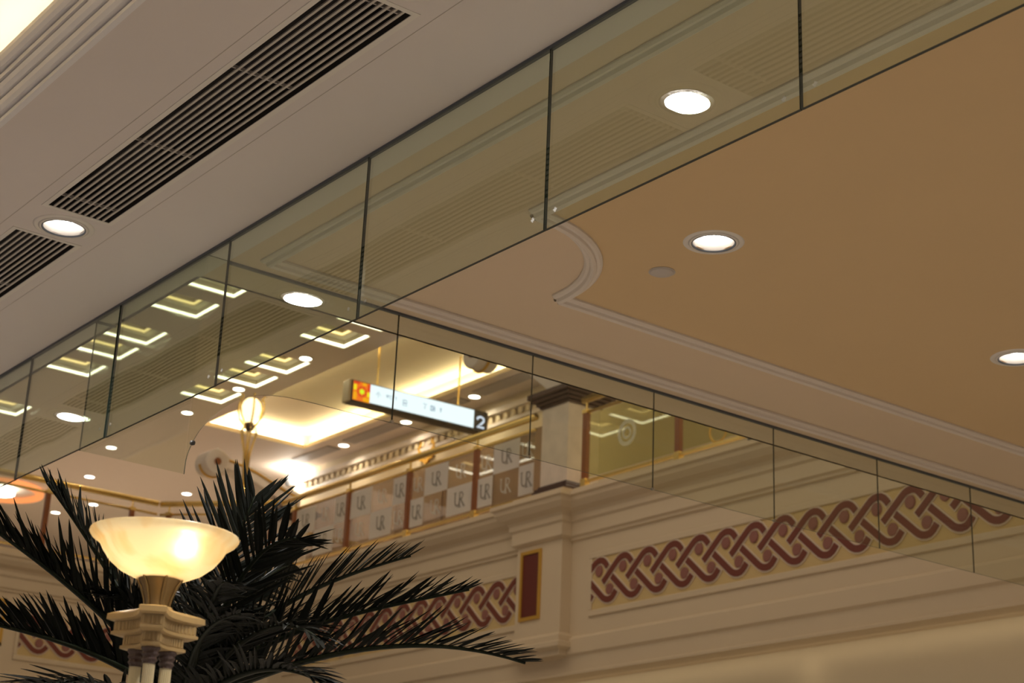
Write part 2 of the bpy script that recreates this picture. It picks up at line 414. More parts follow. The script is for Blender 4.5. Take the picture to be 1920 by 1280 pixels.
for k, q in enumerate(((b+.03, c, b+.07, d), (a-.07, c, a-.03, d), (a, d+.03, b, d+.07), (a, c-.07, b, c-.03))):
    MB().box((q[0], q[1], ZU+.072), (q[2], q[3], ZU+.09)).build('light_strip', 'led_white', tr)
lc = (1, .84, .52)
lamp('tray_light', 'AREA', (b+.05, (c+d)/2, ZU+.10), 46, lc, .05, (PI, 0, 0), sy=d-c)
lamp('tray_light', 'AREA', (a-.05, (c+d)/2, ZU+.10), 26, lc, .05, (PI, 0, 0), sy=d-c)
lamp('tray_light', 'AREA', ((a+b)/2, d+.05, ZU+.10), 18, lc, b-a, (PI, 0, 0), sy=.05)

# gallery back walls, end walls
mb = MB().box((15.4, 6.93, ZG), (15.6, 27.6, ZU)); wg = struct(mb.build('wall_gallery', 'wallwarm'))
dm = MB().box((-.012, -.05, .02), (0, .05, .12)).mesh('dentil', 'wallwarm')
for i in range(64): put('dentil', dm, wg, (15.365, 15.0 + i*.19, 9.62))
MB().box((15.31, 12, 9.75), (15.4, 27.6, 9.84)).build('cornice', 'mould', wg)
MB().box((15.36, 12, 9.56), (15.4, 27.6, 9.62)).build('cornice', 'mould', wg)
MB().box((15.36, 19.3, ZG+.05), (15.4, 27.6, 9.30)).build('dim_dado', 'dim_dado', wg)  # invented panelling; the wall's dimness is put into its brown
for i in range(6): MB().box((15.345, 19.4+i*1.36, 8.0), (15.36, 20.6+i*1.36, 9.2)).build('dim_dado_panel', 'wood_light' if i % 2 else 'dim_dado', wg)
lamp('gallery_fill_near', 'AREA', (14.6, 12.6, ZU-.05), 30, (1, .84, .60), .3, spread=2.6); lamp('gallery_fill_near', 'AREA', (14.6, 9.6, ZU-.05), 30, (1, .84, .60), .3, spread=2.6)  # unseen fills added to brighten the wall behind the tinted glass
mb = MB().box((15.4, 27.6, ZG), (24, 27.8, ZU)); struct(mb.build('wall_shop', 'wallwarm'))
struct(MB().box((-12, 45.6, 0), (24, 45.8, ZU)).build('wall_far', 'wallpink'))
struct(MB().box((23.8, 6.93, 0), (24, 46, ZU)).build('wall_end', 'wallpink'))
# level-1 wall below the facade
struct(MB().box((12.34, -10, 0), (12.6, 46, 4.66)).build('wall_lower', 'wallwarm'))
MBt = MB(); MBt.box((12.0, 3, ZG), (15.4, 27.6, ZG+.05)); MBt.box((-12, 22.9, ZG), (12.0, 46, ZG+.05)); MBt.box((12.0, 27.6, ZG), (24, 46, ZG+.05))
struct(MBt.build('floor_gallery', 'floor'))

# ------------------------------------------------------------------ facades
PATH = [(12.0, 3.0), (12.0, 21.35), (10.75, 22.8), (-2.0, 22.8)]
FPROF = [(-.40, 6.70), (.06, 6.70), (.06, 6.625), (.25, 6.605), (.25, 6.56), (.222, 6.545), (.212, 6.50), (.165, 6.44), (.10, 6.40), (.08, 6.37), (.08, 6.315), (.055, 6.29),
         (.055, 6.15), (.028, 6.13), (.028, 6.105), (0, 6.095), (0, 5.015), (.035, 4.995), (.05, 4.975), (.05, 4.815), (.022, 4.79), (.022, 4.625), (.05, 4.61), (.05, 4.584), (-.40, 4.584)]
def offs(d):
    out = []
    for i, p in enumerate(PATH):
        p = Vector(p)
        def nrm(a, b):
            t = (Vector(b)-Vector(a)).normalized(); return Vector((-t.y, t.x))     # left of travel = towards the atrium
        if i == 0: n = nrm(PATH[0], PATH[1]); out.append(p+n*d)
        elif i == len(PATH)-1: n = nrm(PATH[-2], PATH[-1]); out.append(p+n*d)
        else:
            n0 = nrm(PATH[i-1], PATH[i]); n1 = nrm(PATH[i], PATH[i+1]); b = (n0+n1).normalized(); out.append(p+b*(d/b.dot(n0)))
    return out
OFF = [offs(d) for d, z in FPROF]
walls = []
for seg, nm in enumerate(('wall_right', 'wall_corner', 'wall_left')):
    mb = MB()
    for k in range(len(FPROF)-1):
        a, b = OFF[k], OFF[k+1]; za, zb = FPROF[k][1], FPROF[k+1][1]
        mb.poly([(*a[seg], za), (*a[seg+1], za), (*b[seg+1], zb), (*b[seg], zb)])
    bmesh.ops.remove_doubles(mb.bm, verts=mb.bm.verts, dist=1e-5)
    walls.append(struct(mb.build(nm, 'facade')))
WR, WC, WL = walls

# guilloche frieze pieces
Pp = .3965
cA = [(-.345, -.288), (-.22, -.178), (-.12, -.09), (-.085, -.062), (-.045, -.043), (0, -.0365), (.04, -.043), (.075, -.064), (.105, -.096), (.125, -.122)]
cB = [(u+.148, -.525-v) for u, v in cA]
def ribbon_bm(path, wd, h0, h1, ext=0):
    p = list(path)
    if ext:
        for e, f in ((0, 1), (-1, -2)):
            a, b = Vector(p[e]), Vector(p[f]); p[e] = tuple(a + (a-b).normalized()*ext)
    return MB().strip(p, wd, h0, h1)
def clipped(bm, u0, u1):
    for u, s in ((u0, -1), (u1, 1)):
        g = bm.verts[:] + bm.edges[:] + bm.faces[:]
        bmesh.ops.bisect_plane(bm, geom=g, plane_co=(u, 0, 0), plane_no=(s, 0, 0), clear_outer=True)
RB = {'A': cA, 'B': cB}
def unit_mesh(kind, what, u0=None, u1=None):
    if what == 'boss':
        mb = MB(); c = (-.025, -.152) if kind == 'A' else (.158, -.373)
        prof = [(.060, 0), (.060, .012), (.052, .018), (.0, .022)]
        n = 20
        rings = [[mb.bm.verts.new((c[0]+r*math.cos(2*PI*i/n), c[1]+r*math.sin(2*PI*i/n)*1.06, h)) for i in range(n)] for r, h in prof[:-1]]
        for a, b in zip(rings, rings[1:]):
            for i in range(n): mb.bm.faces.new((a[i], a[(i+1) % n], b[(i+1) % n], b[i]))
        mb.bm.faces.new(rings[-1])
        m_ = 'boss'
    elif what == 'ribbon': mb = ribbon_bm(RB[kind], .068, .002, .020); m_ = 'ribbon'
    else: mb = ribbon_bm(RB[kind], .102, 0, .011, .012); m_ = 'outline'
    if u0 is not None: clipped(mb.bm, u0, u1)
    if not len(mb.bm.faces): mb.bm.free(); return None
    return mb.mesh(what, m_)
UM = {(k, q): unit_mesh(k, q) for k in 'AB' for q in ('boss', 'ribbon', 'edging')}
def frieze(parent, mw, u0, u1, first):
    """panel from u0 to u1 (metres along the wall), top arc number 0 at first"""
    pm = MB()
    t0, t1 = -.005+.03, -.57-.03           # v range
    pm.box((u0, -.57, .0), (u1, .005, .006)); g = put('frieze_panel', pm.mesh('frieze_panel', 'panel'), parent, mw=mw)
    fm = MB(); fw = .055
    fm.box((u0-fw, .005, 0), (u1+fw, .075, .022)); fm.box((u0-fw, -.64, 0), (u1+fw, -.57, .022)); fm.box((u0-fw, -.57, 0), (u0, .005, .022)); fm.box((u1, -.57, 0), (u1+fw, .005, .022))
    put('panel_frame', fm.mesh('panel_frame', 'facade'), parent, mw=mw, bevel=.008)
    k = math.floor((u0-first)/Pp) - 1
    while first + k*Pp - .4 < u1:
        c = first + k*Pp
        for kind in 'AB':
            for q, dz in (('edging', .006), ('boss', .006), ('ribbon', .006)):
                lo, hi = u0-c, u1-c
                if lo < -.42 and hi > .45: me = UM[(kind, q)]
                else: me = unit_mesh(kind, q, lo, hi)
                if me: put(q, me, g, mw=Matrix.Translation((c, 0, dz)))
        k += 1
# on x = 12, u runs towards -y
def mwx(y, z, x=XF): return Matrix(((0, 0, -1, x), (-1, 0, 0, y), (0, 1, 0, z), (0, 0, 0, 1)))
def mwy(x, z, y=YF): return Matrix(((1, 0, 0, x), (0, 0, -1, y), (0, 1, 0, z), (0, 0, 0, 1)))
frieze(WR, mwx(14.27, 5.838), 0, 7.2, .14)
frieze(WR, mwx(20.9, 5.838), 0, 5.26, .14)
frieze(WL, mwy(8.86, 5.838), 0, 1.75, .14)

# pilaster under the marble pedestal
def ring_box(mb, y0, y1, d0, prof):
    """extrude a profile (d,z) round three sides of a pilaster on x=12"""
    rr = []
    for d, z in prof:
        rr.append([mb.bm.verts.new(p) for p in ((XF, y0-d, z), (XF-d0-d, y0-d, z), (XF-d0-d, y1+d, z), (XF, y1+d, z))])
    for a, b in zip(rr, rr[1:]):
        for k in range(3): mb.bm.faces.new((a[k], a[k+1], b[k+1], b[k]))
mb = MB()
ring_box(mb, 14.66, 15.48, .14, [(-.3, 6.70), (.06, 6.70), (.06, 6.625), (.25, 6.605), (.25, 6.56), (.222, 6.545), (.212, 6.50), (.165, 6.44), (.10, 6.40), (.08, 6.37), (.08, 6.315), (.055, 6.29),
         (.055, 6.15), (.028, 6.13), (0, 6.12), (0, 5.06), (.02, 5.05), (.05, 5.02), (.05, 4.96), (.085, 4.94), (.085, 4.89), (.02, 4.86), (.02, 4.80), (-.14, 4.78)])
pl = mb.build('pilaster', 'facade', WR)
mb = MB(); X0 = XF-.14
mb.box((X0-.02, 15.02, 5.25), (X0, 15.40, 5.29)); mb.box((X0-.02, 15.02, 6.02), (X0, 15.40, 6.06)); mb.box((X0-.02, 15.02, 5.29), (X0, 15.06, 6.02)); mb.box((X0-.02, 15.36, 5.29), (X0, 15.40, 6.02))
mb.build('inset_frame', 'gold', pl); MB().box((X0-.006, 15.05, 5.28), (X0, 15.37, 6.03)).build('inset_panel', 'redpanel', pl)
# gold outlined panel at the left facade
mb = MB(); o_ = YF
for q in ((8.58, 5.36, 8.62, 6.0), (7.6, 5.96, 8.62, 6.0), (7.6, 5.22, 8.50, 5.26), (8.46, 5.22, 8.50, 5.40), (8.46, 5.36, 8.62, 5.40)):
    mb.box((q[0], o_-.02, q[1]), (q[2], o_, q[3]))
mb.build('gold_panel_border', 'gold', WL)

# ------------------------------------------------------------------ balustrades
def ur_mesh(m_):
    mb = MB()
    mb.strip([(-.085, .095), (-.085, -.02), (-.07, -.06), (-.035, -.078), (0, -.06), (.012, -.03)], .02, 0, .0015)
    mb.strip([(.012, .095), (.012, -.095)], .022, 0, .0015)
    mb.strip([(.012, .088), (.06, .085), (.085, .05), (.065, .012), (.012, .0)], .017, 0, .0015)
    mb.strip([(.035, .0), (.11, -.095)], .02, 0, .0015)
    mb.strip([(-.11, .095), (-.06, .095)], .012, 0, .0015); mb.strip([(-.015, -.095), (.04, -.095)], .012, 0, .0015); mb.strip([(.085, -.095), (.125, -.095)], .012, 0, .0015)
    return mb.mesh('lettering', m_)
URG, URW = ur_mesh('letter_grey'), ur_mesh('letter_white')
post_me = None
def balustrade(name, label, mwf, L, posts, checker=True, tint='glassR', ends=()):
    """runs along local u from 0 to L, local v up from plinth; mwf: u,v,h -> world matrix (h towards the atrium)"""
    t = empty(name); t.matrix_world = mwf
    tag(t, label, 'balustrade')
    MB().tube([(0, 1.06, 0), (L, 1.06, 0)], .045, 12).build('handrail', 'brass', t, True)
    MB().tube([(0, .90, 0), (L, .90, 0)], .02, 8).build('top_rail', 'brass', t, True)
    MB().box((0, .055, -.02), (L, .085, .02)).build('bottom_rail', 'brass', t)
    pm = MB(); pm.box((-.035, .10, -.03), (.035, .88, .03)); pm = pm.mesh('post', 'wood')
    cm_ = MB(); cm_.box((-.042, 0, -.037), (.042, .10, .037)); cm_ = cm_.mesh('post_foot', 'brass')
    cap = MB(); cap.box((-.042, .88, -.037), (.042, .93, .037)); cap.tube([(0, .92, 0), (0, 1.06, 0)], .014, 8); cap = cap.mesh('post_cap', 'brass')
    for p in posts:
        q = put('post', pm, t, (p, 0, 0)); put('post_foot', cm_, q); put('post_cap', cap, q)
    ed = sorted(list(posts) + list(ends))
    for a, b in zip(ed, ed[1:]):
        if b-a < .6: continue
        g = MB().box((a+.06, .11, -.005), (b-.06, .87, .005)).build('glass_pane', tint, t)
        if not checker: continue
        u = a+.06; W_ = .52; i = 0; off = .25
        edges = [a+.06, a+.06+.30, a+.06+.30+W_, b-.06] if int(round(a)) % 2 else [a+.06, a+.06+.52, a+.06+1.04, b-.06]
        for r_, (v0, v1) in enumerate(((.12, .49), (.49, .86))):
            for c_, (e0, e1) in enumerate(zip(edges, edges[1:])):
                if e1-e0 < .05: continue
                wh = (r_+c_+int(round(a))) % 2
                if wh: MB().box((e0, v0, .006), (e1, v1, .0065)).build('film_square', 'film', g)
                if e1-e0 > .22: put('lettering', URG if wh else URW, g, ((e0+e1)/2, (v0+v1)/2, .007))
    return t
balustrade('balustrade', 'brass and timber balustrade with checkered lettered glass left of the marble pedestal', mwx(21.35, 6.70), 5.94, [.37, 1.82, 3.29, 4.77], ends=(6.0,))
rb = balustrade('balustrade', 'brass balustrade with yellow green tinted glass right of the marble pedestal', mwx(14.52, 6.70), 8.0, [0.06, 1.62, 3.15, 4.7, 6.2, 7.9], False, 'glassY')
balustrade('balustrade', 'brass balustrade with plain glass on the far left gallery above the palm', mwy(5.0, 6.70), 5.70, [.1, 1.4, 2.7, 4.0, 5.3], False)
dch = Vector((12-10.75, 21.35-22.8)).normalized()
balustrade('balustrade', 'short angled balustrade with plain glass at the atrium corner behind the palm', Matrix(((dch.x, 0, dch.y, 10.75), (dch.y, 0, -dch.x, 22.8), (0, 1, 0, 6.70), (0, 0, 0, 1))), 1.84, [.14, 1.76], False)
# etched seal on the tinted pane and gold ring
def ring(name, r, wd, m_, parent, loc, h=.004, n=40):
    mb = MB(); P_ = [(r*math.cos(2*PI*i/n), r*math.sin(2*PI*i/n)) for i in range(n+1)]
    return put(name, mb.strip(P_, wd, 0, h).mesh(name, m_), parent, loc)
ring('etched_seal', .13, .05, 'letter_white', rb, (.78, .50, .006)); ring('etched_seal', .06, .03, 'letter_white', rb, (.78, .50, .006))
ring('gold_ring', .125, .026, 'gold', rb, (2.23, .21, .006))
# exit sign strip on the plinth
p = on_x(1435, 832, 11.9)
ex = tag(empty('exit_sign', (11.80, 11.42, 6.618)), 'small dark strip sign with green light beside the far right balustrade foot', 'sign')
MB().box((-.03, -.22, 0), (.02, .22, .055)).build('case', 'signblack', ex); MB().box((-.034, -.09, .01), (-.03, .10, .045)).build('lit_face', 'green', ex)

# marble pedestal
def pedestal(name, label, x0, x1, y0, y1):
    t = tag(empty(name, ((x0+x1)/2, (y0+y1)/2, 6.70)), label, 'pedestal')
    hx, hy = (x1-x0)/2, (y1-y0)/2
    def lev(z0, z1, e): return ((-hx-e, -hy-e, z0), (hx+e, hy+e, z1))
    b = MB(); b.box(*lev(0, .07, .07)); b.box(*lev(.07, .11, .05)); b.box(*lev(.11, .14, .02)); b.build('base', 'darkmarble', t, bevel=.008)
    MB().box(*lev(.14, 1.10, 0)).build('shaft', 'marble', t, bevel=.006)
    c = MB(); c.box(*lev(1.10, 1.13, .03)); c.box(*lev(1.13, 1.17, .06)); c.box(*lev(1.17, 1.21, .10)); c.box(*lev(1.21, 1.28, .14)); c.build('cap', 'darkmarble', t, bevel=.012)
    return t
pedestal('marble_pedestal', 'beige marble pedestal with dark brown cap between two balustrades', 11.97, 12.45, 14.76, 15.25)

# scroll brackets
def scroll(name, label, p0, p1, wid, side):
    """white scroll from volute centre p0 down to foot p1"""
    t = tag(empty(name, p1), label, 'bracket')
    p0 = Vector(p0)-Vector(p1); d = Vector((p0.x, p0.y, 0)).normalized(); n = Vector((-d.y, d.x, 0))
    Lh = math.hypot(p0.x, p0.y); z0 = p0.z
    path = [(-.1, -.02), (Lh*.1, .10*z0), (Lh*.3, .42*z0), (Lh*.5, .74*z0), (Lh*.68, .93*z0), (Lh*.85, 1.06*z0), (Lh, z0+.15)]
    th = [.28, .26, .24, .22, .22, .2, .16]
    def W3(u, v, h): q = d*u + n*h; return (q.x, q.y, v)
    up_, lo_ = [], []
    for (u, v), k in zip(path, th): up_.append((u, v+k/2)); lo_.append((u, v-k/2))
    mb = MB(); mb.prism(up_+lo_[::-1], -wid/2, wid/2, W3); o = mb.build('arm', 'mould', t, bevel=.02)
    mb = MB(); n_ = 28
    mb.prism([(Lh+.20*math.cos(2*PI*i/n_), z0+.20*math.sin(2*PI*i/n_)) for i in range(n_)], -wid*.62, wid*.62, W3); mb.build('volute', 'mould', t, bevel=.025)
    for s in (-1, 1):
        mb = MB(); mb.prism([(Lh+.055*math.cos(2*PI*i/20), z0+.055*math.sin(2*PI*i/20)) for i in range(20)], s*wid*.62, s*(wid*.62+.02), W3); mb.build('button', 'wood', t)
        mb = MB(); mb.tube([W3(u, v+k*.22, s*(wid/2+.004)) for (u, v), k in zip(path[:-1], th)], .018, 6); mb.build('gold_line', 'gold', t)
    mb = MB(); mb.tube([W3(Lh+.205*math.cos(a), z0+.205*math.sin(a), 0) for a in [PI*.9+i*PI*.06 for i in range(18)]], .022, 6); mb.build('gold_line', 'gold', t)
    return t
v = on_x(903, 668, 12.2)
scroll('scroll_bracket', 'white scroll bracket with gold lines resting on the marble pedestal beside the hanging sign', (12.2, v.y, v.z), (12.2, 15.15, 8.145), .26, 1)
v = on_y(397, 869, 22.54)
f_ = on_y(545, 940, 22.54)
pedestal('marble_pedestal', 'marble pedestal at the atrium corner half hidden behind the palm', f_.x-.22, f_.x+.23, 22.33, 22.75)
scroll('scroll_bracket', 'white scroll bracket with a brown round button at the far left corner above the palm', (v.x, 22.54, v.z), (f_.x, 22.54, 8.145), .30, -1)

# balloon lamp on slender brass rods
q = on_y(468, 800, 22.0); bl = tag(empty('cage_lamp', (q.x, q.y, 8.05)), 'glowing amber globe in a brass petal cage on slender rods above the palm', 'lamp')
gz = on_y(470, 768, 22.0).z - 8.05; gs = .155
mb = MB().lathe([(.001, gz-.22), (.05, gz-.20), (.10, gz-.14), (.145, gz-.04), (.15, gz+.03), (.13, gz+.11), (.08, gz+.17), (.001, gz+.19)], 24); mb.build('globe', 'globe', bl, True)
MB().lathe([(.001, gz-.34), (.05, gz-.33), (.065, gz-.29), (.055, gz-.24), (.065, gz-.21), (.001, gz-.21)], 16).build('socket', 'lampdark', bl, True)
for k in range(6):
    a = k*PI/3 + .2; c_, s_ = math.cos(a), math.sin(a)
    MB().tube([(c_*r_, s_*r_, gz+z_) for r_, z_ in ((.06, -.27), (.11, -.22), (.18, -.12), (.205, 0), (.20, .10), (.17, .17), (.19, .21), (.21, .19))], .014, 6).build('cage_petal', 'brass', bl, True)
    r1 = .13
    MB().tube([(0.01*c_, .01*s_, 0), (c_*.05, s_*.05, gz*.45), (c_*r1, s_*r1, gz-.36), (c_*r1*.9, s_*r1*.9, gz-.30), (c_*.06, s_*.06, gz-.27)], [.02, .016, .011, .011, .011], 6).build('rod', 'brass', bl, True)
MB().lathe([(.14, 6.65-8.05), (.14, 6.70-8.05), (.03, 6.76-8.05), (.025, -.1), (.03, .03)], 16, cap=True).build('stem', 'brass', bl, True)
lamp('globe_light', 'POINT', (q.x, q.y, 8.05+gz), 6, (1, .7, .35), .16)

# ------------------------------------------------------------------ hanging sign
sp0 = on_y(658, 709, 20.2); sz1 = sp0.z; SW, SH, SD = 2.42, .345, .20
sg = tag(empty('hanging_sign', (sp0.x, 20.2, sz1-SH), math.radians(-3)), 'long black lit direction sign hung from the gallery ceiling on two brass rods', 'sign')
MB().box((.02, 0, 0), (SW, SD, SH)).build('case', 'signblack', sg, bevel=.015)
MB().box((-.015, .0, .0), (.02, SD, SH)).build('end_cap', 'signgold', sg, bevel=.015)
MB().box((.335, -.006, .045), (2.16, 0, SH-.02)).build('lit_face', 'signwhite', sg)
for x_ in (.50, 1.93): MB().tube([(x_, SD/2, SH-.01), (x_, SD/2, ZU+.31-(sz1-SH))], .016, 8).build('rod', 'brass', sg)
# mosaic tile
mo = MB().box((.05, -.005, .035), (.335, 0, SH-.02)).build('mosaic', 't_orange', sg)
cx, cz = .195, .18
def tile(pts, m_): 
    o = MB().prism([(u, v) for u, v in pts], -.006, -.010, lambda u, v, h: (u, h, v)).build('mosaic_tile', m_, mo); return o
for k in range(8):
    a0 = k*PI/4; tile([(cx+r_*math.cos(a), cz+r_*math.sin(a)) for r_, a in ((.055, a0+.06), (.085, a0+.1), (.085, a0+.7), (.055, a0+.72))], 't_red')
tile([(cx+(.05 if i % 2 else .03)*math.cos(i*PI/6), cz+(.05 if i % 2 else .03)*math.sin(i*PI/6)) for i in range(12)], 't_lime')
for x0, z0, x1, z1, m_ in ((.055, .19, .10, .275, 't_yellow'), (.055, .045, .11, .16, 't_amber'), (.20, .275, .265, .32, 't_amber'), (.285, .12, .33, .19, 't_yellow'), (.22, .04, .33, .10, 't_amber'), (.29, .21, .33, .31, 't_red'), (.06, .285, .15, .322, 't_red')):
    tile([(x0, z0), (x1, z0), (x1, z1), (x0, z1)], m_)
def glyph(strokes, x0, z0, s, m_='signgrey', wd=.018):
    mb = MB()
    for st in strokes: mb.strip([(u*s, v*s) for u, v in st], wd, 0, .002)
    return put('lettering', mb.mesh('lettering', m_), sg, mw=Matrix(((1, 0, 0, x0), (0, 0, -1, -.0075), (0, 1, 0, z0), (0, 0, 0, 1))))
glyph([[(-.5, -.2), (0, .5), (.5, -.2)], [(0, .2), (0, -.6)]], .47, .20, .085, wd=.008)
glyph([[(-.5, .3), (.5, .3)], [(-.4, 0), (.4, 0)], [(0, .5), (0, -.4)], [(.7, .4), (.7, -.4), (1.4, -.4), (1.4, .4), (.7, .4)], [(1.9, .4), (2.5, .4), (2.3, -.4)]], .63, .20, .062, wd=.009)
glyph([[(-.4, .5), (.4, .5), (.4, 0), (-.4, 0), (-.4, .5)], [(-.5, -.1), (.5, -.1)], [(-.5, -.5), (-.05, -.5)], [(.1, -.5), (.5, -.5)]], .93, .17, .08, wd=.013)
glyph([[(-.4, .5), (.4, .5), (.0, .1), (.0, -.5)]], 1.28, .19, .08, wd=.011)
glyph([[(-.4, .5), (-.4, -.5)], [(-.4, .4), (0, .4)], [(-.4, -.4), (0, -.4)], [(0, .5), (0, -.5)], [(.35, .5), (.35, -.5)], [(.1, 0), (.5, 0)]], 1.42, .19, .085, wd=.016)
glyph([[(-.3, .4), (.3, .4)], [(0, .5), (0, -.5)], [(-.2, .1), (.2, .1)]], 1.56, .19, .07, wd=.012)
glyph([[(-.42, .22), (-.35, .45), (0, .58), (.35, .45), (.38, .18), (.1, -.15), (-.42, -.52), (.45, -.52)]], 2.285, .155, .15, 'sign2', .035)

# ------------------------------------------------------------------ gallery ceiling fittings
def far_downlight(x, y, z, label, r=.09, group='downlights of the upper gallery ceiling', power=P_GALLERY, col=(1, .84, .62)):
    t = tag(empty('ceiling_downlight', (x, y, z)), label, 'light', group)
    put('lens', FL, t, (0, 0, 0)); put('trim_ring', FR, t, (0, 0, 0))
    if power: lamp('downlight_beam', 'AREA', (x, y, z-.03), power, col, .16, spread=2.4)
    return t
FL = MB().lathe([(.001, -.006), (.09, -.006), (.09, 0), (.001, 0)], 20).mesh('lens', 'lens_far')
FR = MB().lathe([(.09, 0), (.09, -.012), (.115, -.008), (.118, 0)], 20).mesh('trim_ring', 'trim')
vm = None
for i, y in enumerate((18.9, 20.88, 22.80, 24.74)):
    far_downlight(15.0, y, ZU, ('round downlight at the near end of the gallery wall strip', 'round downlight just right of the hanging sign', 'round downlight half way along the gallery wall grilles below the hanging sign', 'round downlight between the two grey grilles near the far gallery corner')[i])
for y, l_ in ((21.22, 'round downlight among the lit coffers left of the hanging sign'), (23.27, 'round downlight just above the amber globe lamp'),
              (25.03, 'round downlight left of the amber globe lamp, above the curved glass edge'), (27.95, 'round downlight seen through the slanted glass corner on the left')):
    far_downlight(12.08, y, ZU, l_, group='downlights along the coffers', power=8)
for i, (px_, py_) in enumerate(((168, 893), (175, 945), (240, 935), (104, 960), (350, 925))):
    p = on_z(px_, py_, ZU)
    if p.y < 45: far_downlight(p.x, p.y, ZU, ('round downlight over the far left gallery above the handrail', 'bright downlight seen under the far left handrail', 'faint downlight seen under the handrail right of the bright one', 'lowest downlight seen through the far left glass', 'downlight of the far gallery behind the palm top')[i], group='downlights of the far left gallery', power=20)
for y0, y1 in ((19.0+.15, 20.7), (21.1, 22.6), (23.0, 24.5), (24.98, 26.2)):
    t = tag(empty('gallery_grille', (14.95, (y0+y1)/2, ZU)), 'grey slot grille in the gallery ceiling, %s' % {19.15: 'right of the hanging sign', 21.1: 'behind the hanging sign', 23.0: 'left of the hanging sign', 24.98: 'at the far corner by the cove'}[round(y0, 2)], 'grille', 'grilles of the gallery ceiling')
    L_ = y1-y0
    MB().box((-.13, -L_/2, -.008), (.13, L_/2, 0)).build('backing', 'black', t)
    sm = MB().box((-.011, -L_/2, -.018), (.011, L_/2, -.008)).mesh('slat', 'slat')
    for k in range(7): put('slat', sm, t, (-.12+k*.04, 0, 0))
# wall spot and glow
ws = tag(empty('wall_spot', (15.2, 26.95, ZU)), 'small dark spotlight throwing a white glow on the gallery wall above the palm', 'spotlight')
MB().tube([(0, 0, 0), (0, 0, -.12)], .02, 8).build('stem', 'darksteel', ws); MB().lathe([(.04, -.28), (.06, -.2), (.06, -.1), (.03, -.08)], 16, cap=True).build('head', 'darksteel', ws)
g_ = on_x(557, 893, 15.3)
wl = tag(empty('wall_lamp', (15.36, g_.y, g_.z)), 'round wall lamp glowing white on the gallery wall above the palm fronds', 'lamp')
MB().lathe([(.001, -.16), (.09, -.14), (.15, -.06), (.16, 0), (.14, .08), (.08, .14), (.001, .16)], 20).build('globe', 'spot', wl, True)
MB().box((.0, -.05, -.08), (.04, .05, .08)).build('back_plate', 'brass', wl)
lamp('wall_lamp_light', 'POINT', (15.05, g_.y-.05, g_.z), 22, (1, .9, .75), .15)
# gold emblem on the gallery wall
e_ = on_x(797, 838, 15.33); em = tag(empty('wall_emblem', (15.38, e_.y, e_.z)), 'gold eight sided frame with a pale badge on the gallery wall above the handrail', 'emblem')
n = 40; PP = [((.20+.025*math.cos(8*a))*math.cos(a), (.23+.03*math.cos(8*a))*math.sin(a)) for a in [2*PI*i/n for i in range(n+1)]]
me = MB().strip(PP, .06, 0, .03).mesh('frame', 'gold'); put('frame', me, em, mw=mwx(0, 0, 0))
mb = MB().prism(PP[:-1], 0, .008); put('badge', mb.mesh('badge', 'wallpink'), em, mw=mwx(0, 0, 0))
# orange recess in the far left gallery
p = on_z(0, 916, ZU-.02)
orx = tag(empty('round_ceiling_light', (p.x, p.y, ZU)), 'round orange lit ceiling feature behind the far left handrail', 'light')
MB().lathe([(.85, 0), (.85, -.10), (.72, -.10), (.72, -.02)], 40).build('rim', 'orange_glow', orx)
MB().lathe([(.001, -.03), (.3, -.03), (.3, -.12), (.001, -.06)], 32).build('lens', 'lens_far', orx)
lamp('gallery_fill_left', 'AREA', (8.0, 30, ZU-.3), 50, (1, .82, .62), 5, sy=8)
lamp('gallery_fill_shop', 'AREA', (19, 34, ZU-.3), 44, (1, .80, .58), 5, sy=8)  # wide fill lamp below the ceiling, without a fixture

# ------------------------------------------------------------------ glass screens
def pane(parent, axis, c, s0, s1, z0, z1, th, m_, name='glass_pane', poly=None, skip=()):
    """vertical sheet; axis 'x': plane x=c spanning y s0..s1"""
    pts = poly or [(s0, z0), (s1, z0), (s1, z1), (s0, z1)]
    mb = MB()
    fn = (lambda u, v, h: (c+h, u, v)) if axis == 'x' else (lambda u, v, h: (u, c+h, v))
    a = [mb.bm.verts.new(fn(u, v, 0)) for u, v in pts]; b = [mb.bm.verts.new(fn(u, v, th)) for u, v in pts]; k = len(a)
    mb.bm.faces.new(a).material_index = 0; mb.bm.faces.new(b[::-1]).material_index = 0
    for i in range(k):
        if i-k not in skip: mb.bm.faces.new((a[i], b[i], b[(i+1) % k], a[(i+1) % k])).material_index = 1
    return mb.build(name, [m_, 'edge' if m_ == 'glassA' or name != 'glass_pane' else 'edgeB'], parent)
A = tag(empty('glass_screen', (XA, 5.0, ZC)), 'long row of hanging green tinted glass panes crossing the picture diagonally', 'glass screen')
ys = [-1.67, -.515, .64, 1.797, 2.956, 4.116, 5.27, 6.408, 7.52, 8.625, 9.73, 10.83]
for i, (a, b) in enumerate(zip(ys, ys[1:])):
    o = pane(A, 'x', 0, a+.0015-5, b-.0015-5, 3.90-ZC, -.0005, .012, 'glassA')
    o.rotation_euler = (0, random.uniform(-.0015, .0015), random.uniform(-.001, .001)); 
MB().box((-.004, ys[0]-5, -.012), (.016, ys[-1]-5, 0)).build('top_seal', 'seal', A)
cross = MB(); cross.box((-.001, -.009, -.003), (0, .009, .003)); cross.box((-.001, -.003, -.009), (0, .003, .009)); cross = cross.mesh('frosted_mark', 'frost')
for y in ys[3:9]:
    for s in (-1, 1): put('frosted_mark', cross, A, (-.001, y+s*.06-5, 3.955-ZC))
B = tag(empty('glass_screen', (6.0, YB, ZC)), 'row of clear glass panes hanging under the cream moulded ceiling on the right', 'glass screen')
xs = [4.295, 5.145, 6.0, 6.94, 7.845, 8.742, 9.64, 10.54, 11.44]
